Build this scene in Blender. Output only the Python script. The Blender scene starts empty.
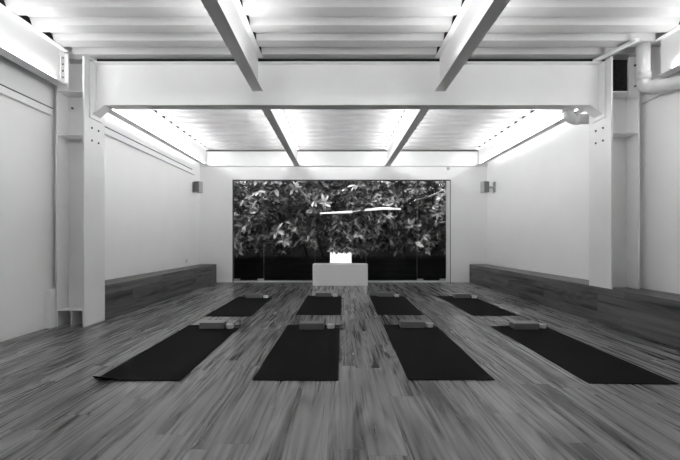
import bpy, bmesh, math, random
from mathutils import Vector, Matrix
random.seed(7)
S = bpy.context.scene
C = S.collection
PI = math.pi

# ------------------------------------------------------------------ camera, world, exposure
cam_d = bpy.data.cameras.new('camera')
cam = bpy.data.objects.new('camera', cam_d); C.objects.link(cam)
cam.location = (0, 0, 1.0); cam.rotation_euler = (PI/2, 0, 0)
cam_d.sensor_width = 36; cam_d.lens = 390/680*36
cam_d.shift_x = 2/680; cam_d.shift_y = 11/680
cam_d.clip_start = .02
S.camera = cam

LED = 22.5            # strength of the strip lights on the joists
SKY = 0.12            # overcast daylight over the garden
w = bpy.data.worlds.new('overcast_sky'); S.world = w; w.use_nodes = True
w.node_tree.nodes['Background'].inputs[0].default_value = (1, 1, 1, 1)
w.node_tree.nodes['Background'].inputs[1].default_value = SKY
sun_d = bpy.data.lights.new('sun', 'SUN'); sun_d.energy = 5; sun_d.angle = math.radians(20)
sun = bpy.data.objects.new('sun', sun_d); C.objects.link(sun)
sun.rotation_euler = (math.radians(11), math.radians(-18), 0)

vs = S.view_settings
S.display_settings.display_device = 'sRGB'
vs.view_transform = 'Standard'; vs.look = 'None'; vs.gamma = 1; vs.use_curve_mapping = False
vs.exposure = 1.0
S.cycles.max_bounces = 10; S.cycles.diffuse_bounces = 7; S.cycles.glossy_bounces = 4
S.cycles.transparent_max_bounces = 12
S.cycles.use_denoising = True
S.cycles.sample_clamp_indirect = 6
S.cycles.caustics_reflective = False

# ------------------------------------------------------------------ materials
def new_mat(name):
    m = bpy.data.materials.new(name); m.use_nodes = True
    return m, m.node_tree.nodes, m.node_tree.links, m.node_tree.nodes['Principled BSDF']

def mat(name, v, rough=.5, spec=.5, metal=0, var=.0, scale=6, bump=0, bscale=60):
    m, n, l, b = new_mat(name)
    b.inputs['Base Color'].default_value = (v, v, v, 1)
    b.inputs['Roughness'].default_value = rough
    b.inputs['Specular IOR Level'].default_value = spec
    b.inputs['Metallic'].default_value = metal
    tc = n.new('ShaderNodeTexCoord')
    if var:
        t = n.new('ShaderNodeTexNoise'); t.inputs['Scale'].default_value = scale; t.inputs['Detail'].default_value = 4
        l.new(tc.outputs['Object'], t.inputs['Vector'])
        r = n.new('ShaderNodeValToRGB')
        a, c = v*(1-var), min(1, v*(1+var))
        r.color_ramp.elements[0].position = .3; r.color_ramp.elements[0].color = (a, a, a, 1)
        r.color_ramp.elements[1].position = .7; r.color_ramp.elements[1].color = (c, c, c, 1)
        l.new(t.outputs['Fac'], r.inputs['Fac']); l.new(r.outputs['Color'], b.inputs['Base Color'])
    if bump:
        t = n.new('ShaderNodeTexNoise'); t.inputs['Scale'].default_value = bscale; t.inputs['Detail'].default_value = 3
        l.new(tc.outputs['Object'], t.inputs['Vector'])
        bp = n.new('ShaderNodeBump'); bp.inputs['Strength'].default_value = bump; bp.inputs['Distance'].default_value = .01
        l.new(t.outputs['Fac'], bp.inputs['Height']); l.new(bp.outputs['Normal'], b.inputs['Normal'])
    return m

def wood(name, lo, hi, rough, plank_w=.19, plank_l=1.25, spec=.5, seed=0.0, figure=.17):
    """Wood-look planks: grain along the object's Y, planks counted across x+z."""
    m, n, l, b = new_mat(name)
    def math_(op, a, c=None, d=None):
        k = n.new('ShaderNodeMath'); k.operation = op
        for i, v in enumerate((a, c, d)):
            if v is None: continue
            if isinstance(v, (int, float)): k.inputs[i].default_value = v
            else: l.new(v, k.inputs[i])
        return k.outputs[0]
    def comb(x, y, z):
        k = n.new('ShaderNodeCombineXYZ')
        for i, v in enumerate((x, y, z)):
            if isinstance(v, (int, float)): k.inputs[i].default_value = v
            else: l.new(v, k.inputs[i])
        return k.outputs[0]
    def noise(vec, scale, detail, rough_=.55, dist=0):
        k = n.new('ShaderNodeTexNoise'); k.inputs['Scale'].default_value = scale
        k.inputs['Detail'].default_value = detail; k.inputs['Roughness'].default_value = rough_
        k.inputs['Distortion'].default_value = dist
        l.new(vec, k.inputs['Vector']); return k.outputs['Fac']
    tc = n.new('ShaderNodeTexCoord'); sp = n.new('ShaderNodeSeparateXYZ'); l.new(tc.outputs['Object'], sp.inputs[0])
    u = math_('ADD', math_('ADD', sp.outputs[0], sp.outputs[2]), 20+seed); v = sp.outputs[1]
    up = math_('DIVIDE', u, plank_w); iu = math_('FLOOR', up)
    wn = n.new('ShaderNodeTexWhiteNoise'); wn.noise_dimensions = '1D'; l.new(iu, wn.inputs['W'])
    vo = math_('ADD', math_('DIVIDE', v, plank_l), math_('MULTIPLY', wn.outputs['Value'], 7.0)); iv = math_('FLOOR', vo)
    wn2 = n.new('ShaderNodeTexWhiteNoise'); wn2.noise_dimensions = '2D'; l.new(comb(iu, iv, 0), wn2.inputs['Vector'])
    pid = wn2.outputs['Value']
    zid = math_('MULTIPLY', pid, 37.0)
    g1 = noise(comb(math_('MULTIPLY', u, 7.5), math_('MULTIPLY', v, .42), zid), 1.0, 4, .55, 1.1)   # broad streaks
    g2 = noise(comb(math_('MULTIPLY', u, 42.0), math_('MULTIPLY', v, .8), zid), 1.0, 3, .55)      # fine fibres
    g3 = noise(comb(math_('MULTIPLY', u, 4.0), math_('MULTIPLY', v, .38), zid), 1.0, 1.5, .5, .3) # cathedral figure
    rings = math_('SINE', math_('MULTIPLY', g3, 48.0))
    rings = math_('MULTIPLY', math_('POWER', math_('ABSOLUTE', rings), 2.0), figure)
    f = math_('ADD', math_('MULTIPLY', g1, 1.0), math_('MULTIPLY', math_('SUBTRACT', g2, .5), .26))
    f = math_('ADD', f, math_('MULTIPLY', math_('SUBTRACT', pid, .5), .11))
    f = math_('SUBTRACT', f, rings)
    r = n.new('ShaderNodeValToRGB')
    e = r.color_ramp.elements
    e[0].position = .26; e[0].color = (lo, lo, lo, 1)
    e[1].position = .68; e[1].color = (hi, hi, hi, 1)
    k = e.new(.42); mid = lo + (hi-lo)*.5; k.color = (mid, mid, mid, 1)
    l.new(f, r.inputs['Fac'])
    # seams
    fu = math_('FRACT', up); fv = math_('FRACT', vo)
    su = math_('LESS_THAN', math_('MINIMUM', fu, math_('SUBTRACT', 1.0, fu)), .0025/plank_w)
    sv = math_('LESS_THAN', math_('MINIMUM', fv, math_('SUBTRACT', 1.0, fv)), .0022/plank_l)
    seam = math_('MAXIMUM', su, sv)
    mx = n.new('ShaderNodeMix'); mx.data_type = 'RGBA'
    l.new(math_('MULTIPLY', seam, .35), mx.inputs['Factor']); l.new(r.outputs['Color'], mx.inputs['A'])
    mx.inputs['B'].default_value = (lo*.5, lo*.5, lo*.5, 1)
    l.new(mx.outputs['Result'], b.inputs['Base Color'])
    l.new(math_('ADD', rough-.05, math_('MULTIPLY', g2, .12)), b.inputs['Roughness'])
    b.inputs['Specular IOR Level'].default_value = spec
    bp = n.new('ShaderNodeBump'); bp.inputs['Strength'].default_value = .12; bp.inputs['Distance'].default_value = .003
    l.new(f, bp.inputs['Height']); l.new(bp.outputs['Normal'], b.inputs['Normal'])
    return m

def emit(name, s):
    m, n, l, b = new_mat(name)
    b.inputs['Base Color'].default_value = (.8, .8, .8, 1)
    b.inputs['Emission Color'].default_value = (1, 1, 1, 1); b.inputs['Emission Strength'].default_value = s
    return m

def glass_mat():
    m, n, l, b = new_mat('clear_glass'); n.remove(b)
    o = n['Material Output']
    t = n.new('ShaderNodeBsdfTransparent'); t.inputs[0].default_value = (.96, .96, .96, 1)
    g = n.new('ShaderNodeBsdfGlossy'); g.inputs['Roughness'].default_value = .01; g.inputs[0].default_value = (1, 1, 1, 1)
    lw = n.new('ShaderNodeLayerWeight'); lw.inputs['Blend'].default_value = .5
    p = n.new('ShaderNodeMath'); p.operation = 'POWER'; l.new(lw.outputs['Facing'], p.inputs[0]); p.inputs[1].default_value = 5
    q = n.new('ShaderNodeMath'); q.operation = 'MULTIPLY_ADD'; l.new(p.outputs[0], q.inputs[0]); q.inputs[1].default_value = .9; q.inputs[2].default_value = .008
    mx = n.new('ShaderNodeMixShader'); l.new(q.outputs[0], mx.inputs[0]); l.new(t.outputs[0], mx.inputs[1]); l.new(g.outputs[0], mx.inputs[2])
    l.new(mx.outputs[0], o.inputs[0]); return m

def leaf_mat():
    m, n, l, b = new_mat('leaf')
    g = n.new('ShaderNodeNewGeometry'); r = n.new('ShaderNodeValToRGB')
    e = r.color_ramp.elements
    e[0].position = 0; e[0].color = (.02, .02, .02, 1); e[1].position = 1; e[1].color = (.60, .60, .60, 1)
    k = e.new(.6); k.color = (.18, .18, .18, 1)
    l.new(g.outputs['Random Per Island'], r.inputs['Fac']); l.new(r.outputs['Color'], b.inputs['Base Color'])
    b.inputs['Roughness'].default_value = .38
    return m

M = dict(
    wall=mat('wall_paint', .92, .75, .3, var=.015, scale=1.5, bump=.05, bscale=120),
    near=mat('grey_wall_paint', .22, .8, .3, var=.03, scale=2),
    steel=mat('white_steel_paint', .84, .45, .4, var=.02, scale=3),
    deck=mat('white_deck_paint', .50, .5, .4, var=.03, scale=2.5),
    seal=mat('dark_foam_seal', .012, .9, .2),
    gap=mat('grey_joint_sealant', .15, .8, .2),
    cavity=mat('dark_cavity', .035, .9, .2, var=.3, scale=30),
    bolt=mat('dark_bolt', .12, .5, .5, metal=.3),
    floor=wood('wood_plank_floor', .034, .30, .27, spec=.4),
    bench=wood('wood_plank_bench', .022, .17, .42, spec=.3, plank_w=.22, seed=3.3, figure=.06),
    mat_=mat('black_mat_rubber', .011, .85, .05, var=.2, scale=160, bump=.15, bscale=400),
    block=mat('grey_foam', .19, .30, .9, var=.08, scale=150),
    strap_end=mat('grey_webbing', .12, .8, .2), strap=mat('white_cotton', .85, .85, .2, var=.06, scale=200, bump=.2, bscale=500),
    buckle=mat('grey_metal_buckle', .35, .3, .5, metal=.9),
    plinth=mat('white_plinth_paint', .93, .55, .4, var=.01, scale=2),
    led=emit('led_diffuser', LED), led_dim=emit('dim_led_diffuser', LED*.17), housing=mat('led_housing', .6, .4),
    frame_dark=mat('dark_window_frame', .04, .4, .5), frame_white=mat('white_window_frame', .75, .4, .5),
    gedge=mat('glass_edge', .22, .2, .5), glass=glass_mat(), fitting=mat('brushed_patch_fitting', .5, .35, .5, metal=.6),
    speaker=mat('grey_speaker_case', .38, .6, .3), grille=mat('dark_speaker_grille', .17, .7, .3, var=.4, scale=300),
    pipe=mat('white_plastic_pipe', .74, .35, .5, var=.03, scale=5),
    leaf=leaf_mat(), bough=mat('pale_bough_bark', .32, .8, .2, var=.2, scale=30), bark=mat('shrub_bark', .12, .9, .2, var=.3, scale=20),
    trough=mat('black_stained_boards', .006, .7, .15, var=.3, scale=10),
    soil=mat('dark_soil', .02, .95, .1, var=.4, scale=20),
    gwall=mat('dark_garden_wall', .02, .9, .2, var=.3, scale=4),
    paving=mat('dark_paving', .06, .8, .3, var=.2, scale=8),
    lampbox=emit('lantern_diffuser', .55),
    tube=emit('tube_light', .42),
    socket=mat('white_socket', .68, .4, .5),
)

# ------------------------------------------------------------------ mesh helpers
class MB:
    def __init__(s): s.bm = bmesh.new()
    def box(s, x0, x1, y0, y1, z0, z1, bevel=0, seg=2, rot=None):
        r = bmesh.ops.create_cube(s.bm, size=1)
        v = r['verts']
        for q in v:
            q.co = Vector(((x0+x1)/2+q.co.x*(x1-x0), (y0+y1)/2+q.co.y*(y1-y0), (z0+z1)/2+q.co.z*(z1-z0)))
            if rot: q.co = rot @ q.co
        if bevel:
            es = list({e for q in v for e in q.link_edges})
            bmesh.ops.bevel(s.bm, geom=es, offset=bevel, segments=seg, affect='EDGES', profile=.5)
        return s
    def prism(s, pts, axis, a, b):
        """Extrude a closed 2-D outline along an axis: 'x' outline is (y,z), 'y' is (x,z), 'z' is (x,y)."""
        f = {'x': lambda p, t: (t, p[0], p[1]), 'y': lambda p, t: (p[0], t, p[1]), 'z': lambda p, t: (p[0], p[1], t)}[axis]
        A = [s.bm.verts.new(f(p, a)) for p in pts]; B = [s.bm.verts.new(f(p, b)) for p in pts]
        k = len(pts)
        fs = [s.bm.faces.new(A), s.bm.faces.new(B[::-1])]
        for i in range(k): fs.append(s.bm.faces.new((A[i], B[i], B[(i+1) % k], A[(i+1) % k])))
        bmesh.ops.recalc_face_normals(s.bm, faces=fs)
        return s
    def tube(s, pts, rad, seg=14, caps=True):
        pts = [Vector(p) for p in pts]
        if not isinstance(rad, (list, tuple)): rad = [rad]*len(pts)
        rings = []; ref = None
        for i, p in enumerate(pts):
            t = (pts[min(i+1, len(pts)-1)]-pts[max(i-1, 0)]).normalized()
            if ref is None:
                ref = Vector((0, 0, 1)) if abs(t.z) < .9 else Vector((0, 1, 0))
            a = t.cross(ref).normalized(); b = t.cross(a).normalized(); ref = -b if (-b).dot(ref) > 0 else b
            a = t.cross(ref).normalized(); b = a.cross(t).normalized()
            rings.append([s.bm.verts.new(p+rad[i]*(a*math.cos(2*PI*k/seg)+b*math.sin(2*PI*k/seg))) for k in range(seg)])
        fs = []
        for r0, r1 in zip(rings, rings[1:]):
            for k in range(seg): fs.append(s.bm.faces.new((r0[k], r0[(k+1) % seg], r1[(k+1) % seg], r1[k])))
        if caps: fs += [s.bm.faces.new(rings[0][::-1]), s.bm.faces.new(rings[-1])]
        for f in fs: f.smooth = True
        bmesh.ops.recalc_face_normals(s.bm, faces=fs)
        return s
    def build(s, name, m, parent=None, smooth=False):
        me = bpy.data.meshes.new(name); s.bm.normal_update()
        if smooth:
            for f in s.bm.faces: f.smooth = True
        s.bm.to_mesh(me); s.bm.free()
        return link(name, me, m, parent)

def link(name, me, m, parent=None):
    o = bpy.data.objects.new(name, me); C.objects.link(o)
    if m: me.materials.append(m)
    if parent is not None:
        o.parent = parent
        base = parent.matrix_basis if parent.parent is None else parent.parent.matrix_basis
        # meshes are written in world space: bring them into the parent's frame
        if not o.get('local'): me.transform(base.inverted())
    return o

def empty(name, loc, rz=0):
    o = bpy.data.objects.new(name, None); C.objects.link(o)
    o.location = loc; o.rotation_euler = (0, 0, rz); o.empty_display_size = .1
    o.matrix_basis = Matrix.Translation(loc) @ Matrix.Rotation(rz, 4, 'Z')
    return o

def tag(o, label=None, cat=None, group=None, kind=None):
    if label: o['label'] = label
    if cat: o['category'] = cat
    if group: o['group'] = group
    if kind: o['kind'] = kind
    return o
def struct(o, label=None, cat=None): return tag(o, label, cat, kind='structure')

# ------------------------------------------------------------------ room shell
XL, XR, YN, YF = -3.34, 3.61, -2.2, 9.44      # left wall, right wall, near wall, far wall
DECK = 3.19
struct(MB().box(XL-.12, XR+.12, YN-.1, YF+.12, -.12, 0).build('floor', M['floor']), 'grey wood plank floor of the studio', 'floor')
struct(MB().box(XL-.12, XL, YN, YF+.12, 0, 3.4).build('wall_left', M['wall']), 'white painted wall on the left', 'wall')
struct(MB().box(XR, XR+.12, YN, YF+.12, 0, 3.4).build('wall_right', M['wall']), 'white painted wall on the right', 'wall')
struct(MB().box(XL-.12, XR+.12, YN-.12, YN, 0, 3.4).build('wall_near', M['near']), 'grey wall behind the viewer', 'wall')
WX0, WX1, WZ = -2.555, 2.725, 2.485
b = MB()
b.box(XL, WX0, YF, YF+.12, 0, 3.4).box(WX1, XR, YF, YF+.12, 0, 3.4).box(WX0, WX1, YF, YF+.12, WZ, 3.4)
struct(b.build('wall_far', M['wall']), 'white far wall around the wide glazed opening', 'wall')

# corrugated roof deck (ribs run across the room)
pitch, ph = .305, 3.87-.085
prof = []
n0 = int((YN-ph)/pitch)-1
k = n0
ys = []
while ph+k*pitch < YF+.1:
    a = ph+k*pitch                       # an upper flute starts
    ys += [(a, DECK), (a+.035, DECK+.06), (a+.135, DECK+.06), (a+.17, DECK)]
    k += 1
ys = [p for p in ys if YN-.05 < p[0] < YF+.1]
ys = [(YN-.05, ys[0][1])] + ys + [(YF+.1, ys[-1][1])]
b = MB().prism(ys+[(YF+.1, 3.42), (YN-.05, 3.42)], 'x', XL-.1, XR+.1)
struct(b.build('ceiling', M['deck']), 'white corrugated metal deck ceiling', 'ceiling')

# wall rails
b = MB().box(XL, XL+.05, 4.95, 9.0, 2.52, 2.61, .006)
t1 = struct(b.build('trim_1', M['wall']), 'white rail along left wall beyond the column', 'rail')
MB().box(XL, XL+.054, 4.95, 8.8, 2.611, 2.622).build('joint_seal', M['gap'], t1)  # grey strip painted in for the shadow gap above the rail
b = MB().box(XL, XL+.045, YN, 4.51, 2.45, 2.525, .006)
t2 = struct(b.build('trim_2', M['wall']), 'white rail along left wall before the column', 'rail')
MB().box(XL, XL+.048, YN, 4.51, 2.526, 2.535).build('joint_seal', M['gap'], t2)  # same painted shadow-gap line on the near rail
struct(MB().box(XL, -3.278, 4.45, 4.9, 0, .44, .004).build('trim_3', M['wall']), 'low white block between left wall and column foot', 'trim')
struct(MB().box(XR-.03, XR, YN, 4.62, 2.62, 2.69, .006).build('trim_4', M['wall']), 'white rail along right wall before the column', 'rail')

# ------------------------------------------------------------------ window: frameless glass panels
win = empty('window_1', (0, YF+.05, 0)); struct(win, 'wide frameless glazing in the far wall', 'window')
b = MB().box(WX0, WX1, YF+.005, YF+.07, WZ-.025, WZ).box(WX0, WX0+.022, YF+.005, YF+.07, 0, WZ-.025).box(WX1-.014, WX1, YF-.004, YF+.07, 0, WZ)
b.build('frame', M['frame_dark'], win)
MB().box(WX1-.10, WX1-.016, YF+.0, YF+.07, 0, WZ-.026).build('white_jamb', M['frame_white'], win)
MB().box(WX0+.024, WX1-.10, YF-.01, YF+.08, 0, .035, .004).build('sill_track', M['frame_white'], win)
GX = [WX0+.024, -1.80, -.558, .68, 1.92, WX1-.102]
for i in range(5):
    p = MB().box(GX[i]+.006, GX[i+1]-.006, YF+.03, YF+.042, .036, WZ-.027).build('glass_pane', M['glass'], win)
    e = MB()
    for xx in (GX[i]+.002, GX[i+1]-.006): e.box(xx, xx+.004, YF+.03, YF+.042, .036, WZ-.027)
    e.build('glass_edge', M['gedge'], p)
for xa, xb in ((GX[0], GX[0]+.15), (GX[1]-.15, GX[1]), (GX[4], GX[4]+.15), (GX[5]-.15, GX[5])):
    MB().box(xa, xb, YF+.018, YF+.054, .036, .085, .004).build('patch_fitting', M['fitting'], win)

# ------------------------------------------------------------------ benches
b = MB().box(XL+.004, -2.94, 4.925, YF-.004, .001, .44, .004)
tag(b.build('ledge_bench', M['bench']), 'low wood plank bench along left wall, from the column to the far wall', 'bench')
b = MB().box(3.18, XR-.004, YN+.004, YF-.004, .001, .44, .004)
tag(b.build('ledge_bench', M['bench']), 'long wood plank bench running the whole right wall', 'bench')

# ------------------------------------------------------------------ columns (H sections, web facing the viewer)
def column(side, z0, label):
    s = side
    xi = -2.94 if s < 0 else 3.165          # room-side flange face
    X = lambda d: xi + s*d                  # d = distance outwards from the room-side face
    def bx(mb, d0, d1, y0, y1, za, zb, bev=0):
        a, c = sorted((X(d0), X(d1))); return mb.box(a, c, y0, y1, za, zb, bev)
    y0, y1, D, top = 4.52, 4.92, .335, 3.14
    r = empty('steel_column', (X(D/2), (y0+y1)/2, z0)); tag(r, label, 'column', 'steel columns')
    bx(MB(), 0, .022, y0, y1, z0, top, .003).build('inner_flange', M['steel'], r)
    bx(MB(), D-.022, D, y0, y1, z0, top, .003).build('outer_flange', M['steel'], r)
    wtop = top if s < 0 else 2.74
    bx(MB(), .022, D-.022, 4.71, 4.725, (.188 if s < 0 else z0), wtop).build('web', M['steel'], r)
    for zz in ((.2, 2.24, 2.745) if s < 0 else (2.26, 2.74)):
        bx(MB(), .022, D-.022, y0+.004, 4.709, zz-.012, zz, .002).build('stiffener_plate', M['steel'], r)
    if s < 0:
        bx(MB(), .155, .167, y0+.01, 4.80, z0, .187).build('gusset_plate', M['steel'], r)
        MB().tube([(X(.26), 4.705, 2.60), (X(.26), 4.69, 2.60)], .012, 8).build('bolt', M['bolt'], r)
    else:
        bx(MB(), .022, D-.022, 4.69, 4.705, 2.745, 3.18).build('cavity_panel', M['cavity'], r)  # dark panel put in to paint the shade of the unlit recess
        pl = bx(MB(), .19, .30, y0-.03, y0-.012, 2.66, 3.12, .003).build('connection_plate', M['steel'], r)
        for zz in (2.78, 3.02):
            MB().tube([(X(.25), y0-.03, zz), (X(.25), y0-.045, zz)], .012, 8).build('bolt', M['bolt'], pl)
        MB().prism([(3.055, 4.68), (3.19, 4.18), (3.235, 4.18), (3.10, 4.68)], 'z', top+.004, top+.035).build('tie_bar', M['steel'], r)
    for yy in (4.655, 4.785):
        for zz in (2.20, 2.35):
            MB().tube([(X(0), yy, zz), (X(-.008), yy, zz)], .013, 8).build('bolt', M['bolt'], r)
    return r
column(-1, 0, 'white steel column on the left, standing on the floor with open pockets at its foot')
column(1, .441, 'white steel column on the right, rising from the bench')

# ------------------------------------------------------------------ main cross beam
bm_r = empty('cross_beam', (.11, 4.72, 2.62)); tag(bm_r, 'deep white steel beam spanning between the two columns', 'beam')
BX0, BX1 = -2.938, 3.163
MB().box(BX0, BX1, 4.71, 4.725, 2.632, 3.128).build('web', M['steel'], bm_r)
MB().box(BX0, BX1, 4.645, 4.795, 3.128, 3.14, .002).build('top_flange', M['steel'], bm_r)
MB().box(BX0+.15, BX1-.15, 4.645, 4.795, 2.618, 2.632, .002).build('bottom_flange', M['steel'], bm_r)
for s, xe in ((1, BX0), (-1, BX1)):
    MB().prism([(xe, 2.632), (xe+s*.15, 2.632), (xe, 2.50)], 'y', 4.71, 4.725).build('haunch_web', M['steel'], bm_r)
    MB().prism([(xe, 2.495), (xe+s*.155, 2.618), (xe+s*.155, 2.632), (xe, 2.51)], 'y', 4.645, 4.795).build('haunch_flange', M['steel'], bm_r)
    a, c = sorted((xe+s*.001, xe+s*.016))
    MB().box(a, c, 4.60, 4.84, 2.46, 3.126, .002).build('end_plate', M['steel'], bm_r)
MB().box(-2.9, 3.1, 4.69, 4.75, 3.141, 3.188).build('gap_seal', M['seal'], bm_r)  # dark strip put in so the gap over the beam looks shaded

# far beam on the end wall
fb = empty('end_beam', (.1, 9.38, 2.8)); tag(fb, 'white steel beam along the top of the far wall', 'beam')
MB().box(XL+.01, XR-.01, 9.40, YF, 2.80, 3.16, .003).build('web', M['steel'], fb)
MB().box(XL+.01, XR-.01, 9.36, 9.398, 2.80, 2.814, .002).build('bottom_flange', M['steel'], fb)
MB().box(XL+.01, XR-.01, 9.41, YF, 3.161, 3.188).build('gap_seal', M['seal'], fb)  # gap over the end beam darkened by a strip likewise

# ------------------------------------------------------------------ joists with strip lights and foam closures
flutes = [ph+q*pitch for q in range(n0, k)]
def joist(x, y0, y1, label, group, zb, sides, trim, dim=None, clip=False):
    r = empty('ceiling_joist', (x, (y0+y1)/2, zb)); tag(r, label, 'joist', group)
    b = MB().box(x-.005, x+.005, y0, y1, zb+.012, 3.178)
    b.build('web', M['steel'], r)
    MB().box(x-.062, x+.062, y0, y1, zb, zb+.012, .002).build('bottom_flange', M['steel'], r)
    MB().box(x-.062, x+.062, y0, y1, 3.178, 3.189, .002).build('top_flange', M['steel'], r)
    for s in sides:
        q = lambda d: x+s*d
        ya, yb = max(y0+trim, -.3), y1-trim-.04
        h = MB().prism([(q(.008), zb+.0125), (q(.034), zb+.0125), (q(.008), zb+.050)], 'y', ya, yb).build('light_strip_housing', M['housing'], r)
        MB().prism([(q(.0345), zb+.0135), (q(.037), zb+.0150), (q(.0110), zb+.0525), (q(.0085), zb+.0510)], 'y', ya+.01, yb-.01).build('light_diffuser', M['led_dim' if s == dim else 'led'], h)
    if clip:
        cp = MB().box(x+.006, x+.016, y1-.07, y1, zb+.04, 3.16, .002).box(x+.006, x+.06, y1-.012, y1-.002, zb+.04, 3.16, .002).build('clip_angle', M['steel'], r)
        for q in range(4):
            MB().tube([(x+.016, y1-.042, zb+.09+q*.075), (x+.026, y1-.042, zb+.09+q*.075)], .010, 8).build('bolt', M['bolt'], cp)
    for f in flutes:
        if f > y0 and f+.17 < y1:
            MB().prism([(f+.003, DECK), (f+.037, DECK+.057), (f+.133, DECK+.057), (f+.167, DECK)], 'x', x-.0635, x+.0635).build('closure_block', M['seal'], r)
    return r
G1, G2 = 'joists of the near bay', 'joists of the far bay'
JX = (-3.165, -.985, 1.19, 3.365)
names = ('along the left wall', 'left of centre', 'right of centre', 'along the right wall')
for i, x in enumerate(JX):
    xn = (x, -.955, 1.215, 3.515)[i]
    sd = (1,) if i == 0 else (-1,) if i == 3 else (-1, 1)
    joist(xn, YN, (4.50 if i == 0 else 4.24 if i == 3 else 4.642), 'white lit ceiling joist %s, in front of the deep cross beam' % names[i], G1, 2.78, sd, .11 if i in (0, 3) else .6, clip=(i == 0))
    joist(x, (4.93 if i in (0, 3) else 4.80), 9.355, 'white lit ceiling joist %s, beyond the deep cross beam' % names[i], G2, 2.80, (-1, 1), .13, {0: -1, 3: 1}.get(i))

# ------------------------------------------------------------------ drain pipes by the right column
def arc(c, r, a0, a1, ax, n=7):
    out = []
    for i in range(n):
        a = a0+(a1-a0)*i/(n-1)
        out.append((c[0]+r*math.cos(a), c[1], c[2]+r*math.sin(a)))
    return out
def pipe(x, y, z, end, label):
    r = empty('drain_pipe', (x, y, z)); tag(r, label, 'pipe', 'drain pipes')
    R = .09; A = Vector((x, y, z)); d = (Vector(end)-A).normalized()
    pts = [(x, y, DECK-.002), (x, y, z+R)]
    for i in range(1, 8):                       # elbow: from straight down to the run's own direction
        t_ = i/7
        p0, p1, p2 = A+Vector((0, 0, R)), A, A+d*R
        pts.append(tuple(p0*(1-t_)**2+p1*2*t_*(1-t_)+p2*t_**2))
    pts.append(end)
    MB().tube(pts, .064, 18).build('pipe_run', M['pipe'], r)
    MB().tube([(x, y, z+R), (x, y, z+R+.08)], .074, 18).build('coupling', M['pipe'], r)
    MB().tube([tuple(A+d*(R-.02)), tuple(A+d*(R+.05))], .074, 18).build('coupling', M['pipe'], r)
pipe(3.40, 4.34, 2.70, (3.565, 3.95, 2.62), 'white drain pipe in front of the right column, bending along the right wall')
pipe(2.985, 5.06, 2.58, (XR-.002, 5.06, 2.58), 'white drain pipe behind the right column, tucked under the cross beam')

# ------------------------------------------------------------------ wall speakers
def speaker(x, wall, s, label):
    r = empty('wall_speaker', (x, 9.0, 2.13)); tag(r, label, 'speaker', 'wall speakers')
    rot = Matrix.Translation((x, 9.0, 2.24)) @ Matrix.Rotation(math.radians(12)*s, 4, 'Z') @ Matrix.Translation((-x, -9.0, -2.24))
    MB().box(x-.068, x+.068, 8.92, 9.08, 2.115, 2.37, .012, rot=rot).build('case', M['speaker'], r)
    MB().box(x-.060, x+.060, 8.908, 8.919, 2.125, 2.36, .004, rot=rot).build('grille', M['grille'], r)
    xa = x + s*.080
    a, c = sorted((xa, wall))
    MB().box(a, c, 8.97, 9.03, 2.22, 2.26).box(*(sorted((wall, wall-s*.012))), 8.94, 9.06, 2.12, 2.36).build('wall_bracket', M['speaker'], r)
speaker(-3.22, XL, -1, 'small grey speaker on the left wall near the far corner')
speaker(3.385, XR, 1, 'small grey speaker on the right wall near the far corner')
tag(MB().box(XL+.0, XL+.01, 8.55, 8.63, .52, .60, .003).build('wall_socket', M['socket']), 'small white socket low on the left wall above the bench', 'socket')
b = MB().tube([(2.68, YF, 2.76), (2.68, YF-.03, 2.76)], [.05, .04], 16)
tag(b.build('ceiling_sensor', M['socket']), 'small round white sensor above the right end of the window', 'sensor')

# ------------------------------------------------------------------ white plinth
b = MB().box(-.565, .665, 8.70, 9.12, 0, .48, .004)
tag(b.build('plinth', M['plinth']), 'low plain white plinth standing before the glass in the middle', 'plinth')

# ------------------------------------------------------------------ yoga mats, blocks and straps
def make_mat(W=.62, L=1.84, curl=0, seed=1):
    """Thin rubber mat, origin at its centre on the floor, near edge towards -Y."""
    nx, ny, t = 12, 36, .006
    rnd = random.Random(seed)
    ph_ = rnd.random()*6
    V = []; F = []
    def h(u, v):
        e = max(0, 1-(v/.05))                       # the near edge lifts a touch
        return .003*e*(1+math.sin(u*7+ph_))*.5 + curl*max(0, 1-v/.035)**2*max(0, 1-u*2.2)
    for top in (1, 0):
        for j in range(ny+1):
            for i in range(nx+1):
                u, v = i/nx, j/ny
                v = v**1.6
                V.append(((u-.5)*W, (v-.5)*L, h(u, v)+(t if top else .0005)))
    N = (nx+1)*(ny+1); q = lambda i, j: j*(nx+1)+i
    for j in range(ny):
        for i in range(nx):
            F.append((q(i, j), q(i+1, j), q(i+1, j+1), q(i, j+1)))
            F.append(tuple(N+z for z in (q(i, j+1), q(i+1, j+1), q(i+1, j), q(i, j))))
    for i in range(nx):
        F.append((q(i, 0), N+q(i, 0), N+q(i+1, 0), q(i+1, 0)))
        F.append((q(i+1, ny), N+q(i+1, ny), N+q(i, ny), q(i, ny)))
    for j in range(ny):
        F.append((q(0, j+1), N+q(0, j+1), N+q(0, j), q(0, j)))
        F.append((q(nx, j), N+q(nx, j), N+q(nx, j+1), q(nx, j+1)))
    me = bpy.data.meshes.new('yoga_mat'); me.from_pydata(V, [], F); me.update()
    return me
flat = make_mat(); curled = make_mat(curl=.03, seed=3)
block_me = None
def block(x, y, rz):
    global block_me
    if block_me is None:
        b = MB().box(-.138, .138, -.075, .075, 0, .072, .007, 3); me = bpy.data.meshes.new('yoga_block')
        b.bm.to_mesh(me); b.bm.free(); me.materials.append(M['block']); block_me = me
    o = bpy.data.objects.new('yoga_block', block_me); C.objects.link(o)
    o.location = (x, y, .0062); o.rotation_euler = (0, 0, rz); return o
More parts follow.
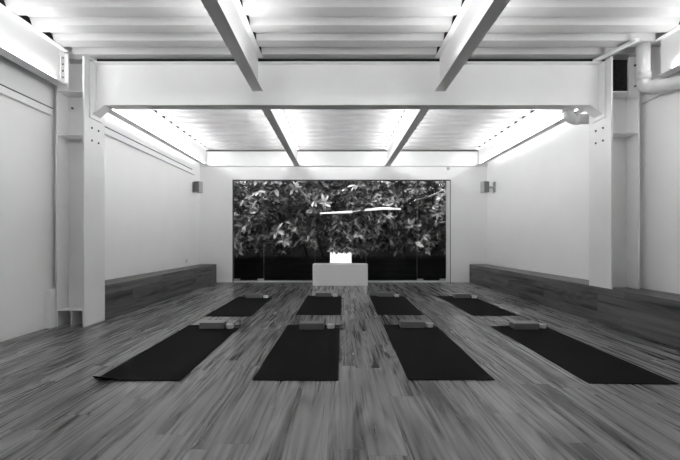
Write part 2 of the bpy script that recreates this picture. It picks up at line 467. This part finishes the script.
def make_strap():
    """Cotton strap rolled flat, with a loose end and a D-ring buckle; lies to +X of its roll."""
    r = empty('yoga_strap', (0, 0, 0))
    pts = []
    turns = 5; R0, R1, H = .007, .043, .042
    n_ = turns*22
    for i in range(n_+1):
        a = 2*PI*turns*i/n_; rr = R0+(R1-R0)*i/n_
        pts.append((rr*math.cos(a), rr*math.sin(a)))
    b = MB(); th = .0056; out = []
    for i, p in enumerate(pts):
        d = Vector(p).normalized()
        out.append((p[0]-d.x*th/2, p[1]-d.y*th/2, p[0]+d.x*th/2, p[1]+d.y*th/2))
    prev = None
    for o4 in out:
        q = [b.bm.verts.new((o4[0], o4[1], 0)), b.bm.verts.new((o4[2], o4[3], 0)), b.bm.verts.new((o4[2], o4[3], H)), b.bm.verts.new((o4[0], o4[1], H))]
        if prev:
            for k_ in range(4): b.bm.faces.new((prev[k_], prev[(k_+1) % 4], q[(k_+1) % 4], q[k_]))
        else: b.bm.faces.new(q[::-1])
        prev = q
    b.bm.faces.new(prev)
    bmesh.ops.recalc_face_normals(b.bm, faces=b.bm.faces[:])
    b.build('strap_roll', M['strap'], r)
    b = MB().prism([(.0455, .004), (.07, .002), (.105, .001), (.125, .001), (.125, .004), (.105, .004), (.07, .005), (.05, .016), (.0455, .016)], 'y', -.018, .018)
    tag(b.build('loose_end', M['strap_end'], r), 'dark grey loose end with a ring buckle')
    ring = [(.125+.016*math.cos(a*PI/10-PI/2) if abs(a-10) < 11 else 0, .019*math.sin(a*PI/10-PI/2), .0065) for a in range(21)]
    MB().tube(ring, .0028, 8).build('buckle_ring', M['buckle'], r)
    return r
strap0 = make_strap()
used = [False]
def strap(x, y, rz, z=.0064):
    if not used[0]:
        used[0] = True; o = strap0
    else:
        o = strap0.copy(); C.objects.link(o)
        for ch in strap0.children:
            c = ch.copy(); C.objects.link(c); c.parent = o
    o.location = (x, y, z); o.rotation_euler = (0, 0, rz)
    return o

D = math.radians
#        x      y     angle   block dx, roll dx, from the mat centre
MATS = [(-1.444, 3.702, .5), (-.297, 3.706, -.6), (.83, 3.718, -1.0), (2.084, 3.640, -1.2),
        (-1.461, 6.072, .3), (-.254, 6.173, -.6), (.863, 6.170, -1.1), (2.107, 6.128, .2)]
BLK = [(-1.43, 4.48), (-.295, 4.44), (.855, 4.51), (2.12, 4.44), (-1.47, 6.86), (-.26, 7.03), (.845, 7.03), (2.17, 6.86)]
RLL = [(-1.237, 4.46), (-.085, 4.46), (1.055, 4.52), (2.335, 4.47), (-1.27, 6.84), (-.055, 7.0), (1.05, 6.98), (2.375, 6.80)]
RROT = [10, 4, 20, 12, 5, 8, 15, -20]
pos = ('leftmost', 'second from left', 'third from left', 'rightmost')
for i, (x, y, a) in enumerate(MATS):
    row = 'front row' if i < 4 else 'back row'
    p = pos[i % 4]
    me = curled if i == 0 else flat
    if not me.materials: me.materials.append(M['mat_'])
    o = bpy.data.objects.new('yoga_mat', me); C.objects.link(o); o.location = (x, y, 0); o.rotation_euler = (0, 0, D(a))
    tag(o, 'black yoga mat on the wood floor, %s in the %s' % (p, row), 'yoga mat', 'yoga mats on the floor')
    o = block(*BLK[i], D(a)); tag(o, 'grey foam yoga block on the %s mat of the %s' % (p, row), 'yoga block', 'yoga blocks on the mats')
    o = strap(*RLL[i], D(RROT[i])); tag(o, 'rolled white strap beside the block on the %s mat of the %s' % (p, row), 'yoga strap', 'rolled straps on the mats')

# ------------------------------------------------------------------ garden beyond the glass
struct(MB().box(-6, 6, YF+.12, 12.0, -.12, -.02).build('garden_ground', M['paving']), 'dark paving outside the glass', 'ground')
struct(MB().box(-6, 6, 11.6, 11.75, -.1, 3.6).build('garden_wall', M['gwall']), 'dark wall behind the shrubs', 'wall')
t = empty('planter_trough', (0, 10.4, -.02)); tag(t, 'long dark boarded planter trough outside the glass below the shrubs', 'planter')
b = MB()
for q in range(4): b.box(-4.2, 4.2, 10.22, 10.25, -.02+q*.145, .118+q*.145, .004)
b.build('front_boards', M['trough'], t)
MB().box(-4.2, 4.2, 10.251, 11.55, -.02, .50).build('soil', M['soil'], t)
MB().box(-4.22, 4.22, 10.19, 10.27, .562, .595, .004).build('top_rail', M['trough'], t)

def shrub(x0, x1, label, seed, droop=(), boughs=()):
    rnd = random.Random(seed)
    r = empty('broadleaf_shrub', ((x0+x1)/2, 10.75, .5)); tag(r, label, 'shrub', 'shrubs behind the glass')
    V = []; F = []
    def leaflet(o, d, up, L, W):
        d = d.normalized(); s = d.cross(up).normalized(); n_ = s.cross(d).normalized()
        sec = ((0, .12, 0), (.25, .75, .02), (.55, 1, .0), (.82, .6, -.06))
        idx = []
        for t_, w_, dz in sec:
            c = o+d*(L*t_)+n_*(dz*L)
            b0 = len(V)
            V.extend([c-s*(W*w_*.5)+n_*(W*.16*w_), c.copy(), c+s*(W*w_*.5)+n_*(W*.16*w_)])
            idx.append(b0)
        tip = len(V); V.append(o+d*L+n_*(-.13*L))
        for a, c in zip(idx, idx[1:]):
            F.append((a, a+1, c+1, c)); F.append((a+1, a+2, c+2, c+1))
        F.append((idx[-1], idx[-1]+1, tip)); F.append((idx[-1]+1, idx[-1]+2, tip))
    ncl = int((x1-x0)*165)
    for _ in range(ncl):
        x = rnd.uniform(x0-.08, x1+.08); z = .70+rnd.random()*2.15
        front = 10.02+.35*rnd.random()**1.2 + .16*math.sin(x*3.1+seed)*math.cos(z*3.7)
        y = front + rnd.random()**2*.9
        if z < .95 and rnd.random() < .35: z += .3
        out = Vector((rnd.uniform(-.8, .8), rnd.uniform(-1.1, .1), rnd.uniform(.1, 1.1))).normalized()
        a = out.orthogonal().normalized(); bb = out.cross(a)
        c = Vector((x, y, z)); nl = rnd.randint(6, 9); L0 = rnd.uniform(.16, .27); off = rnd.random()*6
        for q in range(nl):
            th = off+2*PI*q/nl+rnd.uniform(-.25, .25)
            d = (a*math.cos(th)+bb*math.sin(th))*1.0 + out*rnd.uniform(.1, .6) + Vector((0, 0, -.25))
            leaflet(c, d, out, L0*rnd.uniform(.8, 1.15), L0*rnd.uniform(.30, .42))
    for px, pz in droop:                       # low sprays hanging towards the glass
        c = Vector((px, 9.62, pz)); out = Vector((0, -.8, .4)).normalized()
        for q in range(5):
            d = Vector((-.8+.4*q+rnd.uniform(-.15, .15), rnd.uniform(-.2, .1), -.75+.1*abs(q-2)))
            leaflet(c, d, out, rnd.uniform(.10, .15), rnd.uniform(.03, .045))
    me = bpy.data.meshes.new('foliage'); me.from_pydata([tuple(v) for v in V], [], F); me.update()
    link('foliage', me, M['leaf'], r)
    for pts in boughs:
        MB().tube(pts, [.022, .02, .014][:len(pts)], 8).build('bough', M['bough'], r)
    for q in range(3):
        xb = x0+(x1-x0)*(q+.5)/3; pts = [Vector((xb, 10.8, .5))]
        for s_ in range(5):
            pts.append(pts[-1]+Vector((rnd.uniform(-.2, .2), rnd.uniform(-.1, .1), .45)))
        MB().tube(pts, [.03, .027, .023, .02, .016, .01], 8).build('stem', M['bark'], r)
    return r
panes = ('left end glass pane', 'second glass pane from the left', 'middle glass pane', 'second glass pane from the right', 'right end glass pane')
gx = [-3.2, -1.95, -.6, .72, 2.05, 3.3]
BOUGH = {1: [[(-1.22, 10.02, 2.6), (-.86, 9.95, 2.18), (-.55, 9.98, 1.72)]], 4: [[(1.95, 10.0, 2.02), (2.4, 9.95, 2.16), (2.95, 10.02, 2.42)]]}
for i in range(5):
    shrub(gx[i], gx[i+1], 'broad-leaved shrub behind the %s' % panes[i], 11+i, ((-.12, .80), (-.01, .78), (.07, .84), (.15, .78), (.27, .80), (.22, .85)) if i == 2 else (), BOUGH.get(i, ()))

gl = empty('garden_lantern', (.07, 9.83, -.02)); tag(gl, 'bright white box lantern glowing outside the glass, rising behind the plinth under the leaves', 'lantern')  # white box, its upper part emissive
MB().box(-.21, .35, 9.68, 9.98, -.02, .46, .006).build('base', M['frame_white'], gl)
MB().box(-.195, .335, 9.69, 9.97, .461, .735, .006).build('diffuser', M['lampbox'], gl)

tl = empty('tube_lamp', (.35, 9.93, 1.72)); tag(tl, 'thin bright white tube lamp hanging across the leaves', 'lamp')  # glowing bar and wires added to make the bright streak over the leaves
MB().tube([(-.46, 9.93, 1.705), (.36, 9.93, 1.742)], [.016, .032], 12).build('tube', M['tube'], tl)  # left part of the glowing bar added for the streak
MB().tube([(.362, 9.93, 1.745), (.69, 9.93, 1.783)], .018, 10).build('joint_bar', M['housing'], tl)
MB().tube([(.692, 9.93, 1.79), (1.15, 9.93, 1.83), (1.6, 9.93, 1.815)], [.03, .034, .024], 12).build('tube', M['tube'], tl)  # right part of the added glowing bar
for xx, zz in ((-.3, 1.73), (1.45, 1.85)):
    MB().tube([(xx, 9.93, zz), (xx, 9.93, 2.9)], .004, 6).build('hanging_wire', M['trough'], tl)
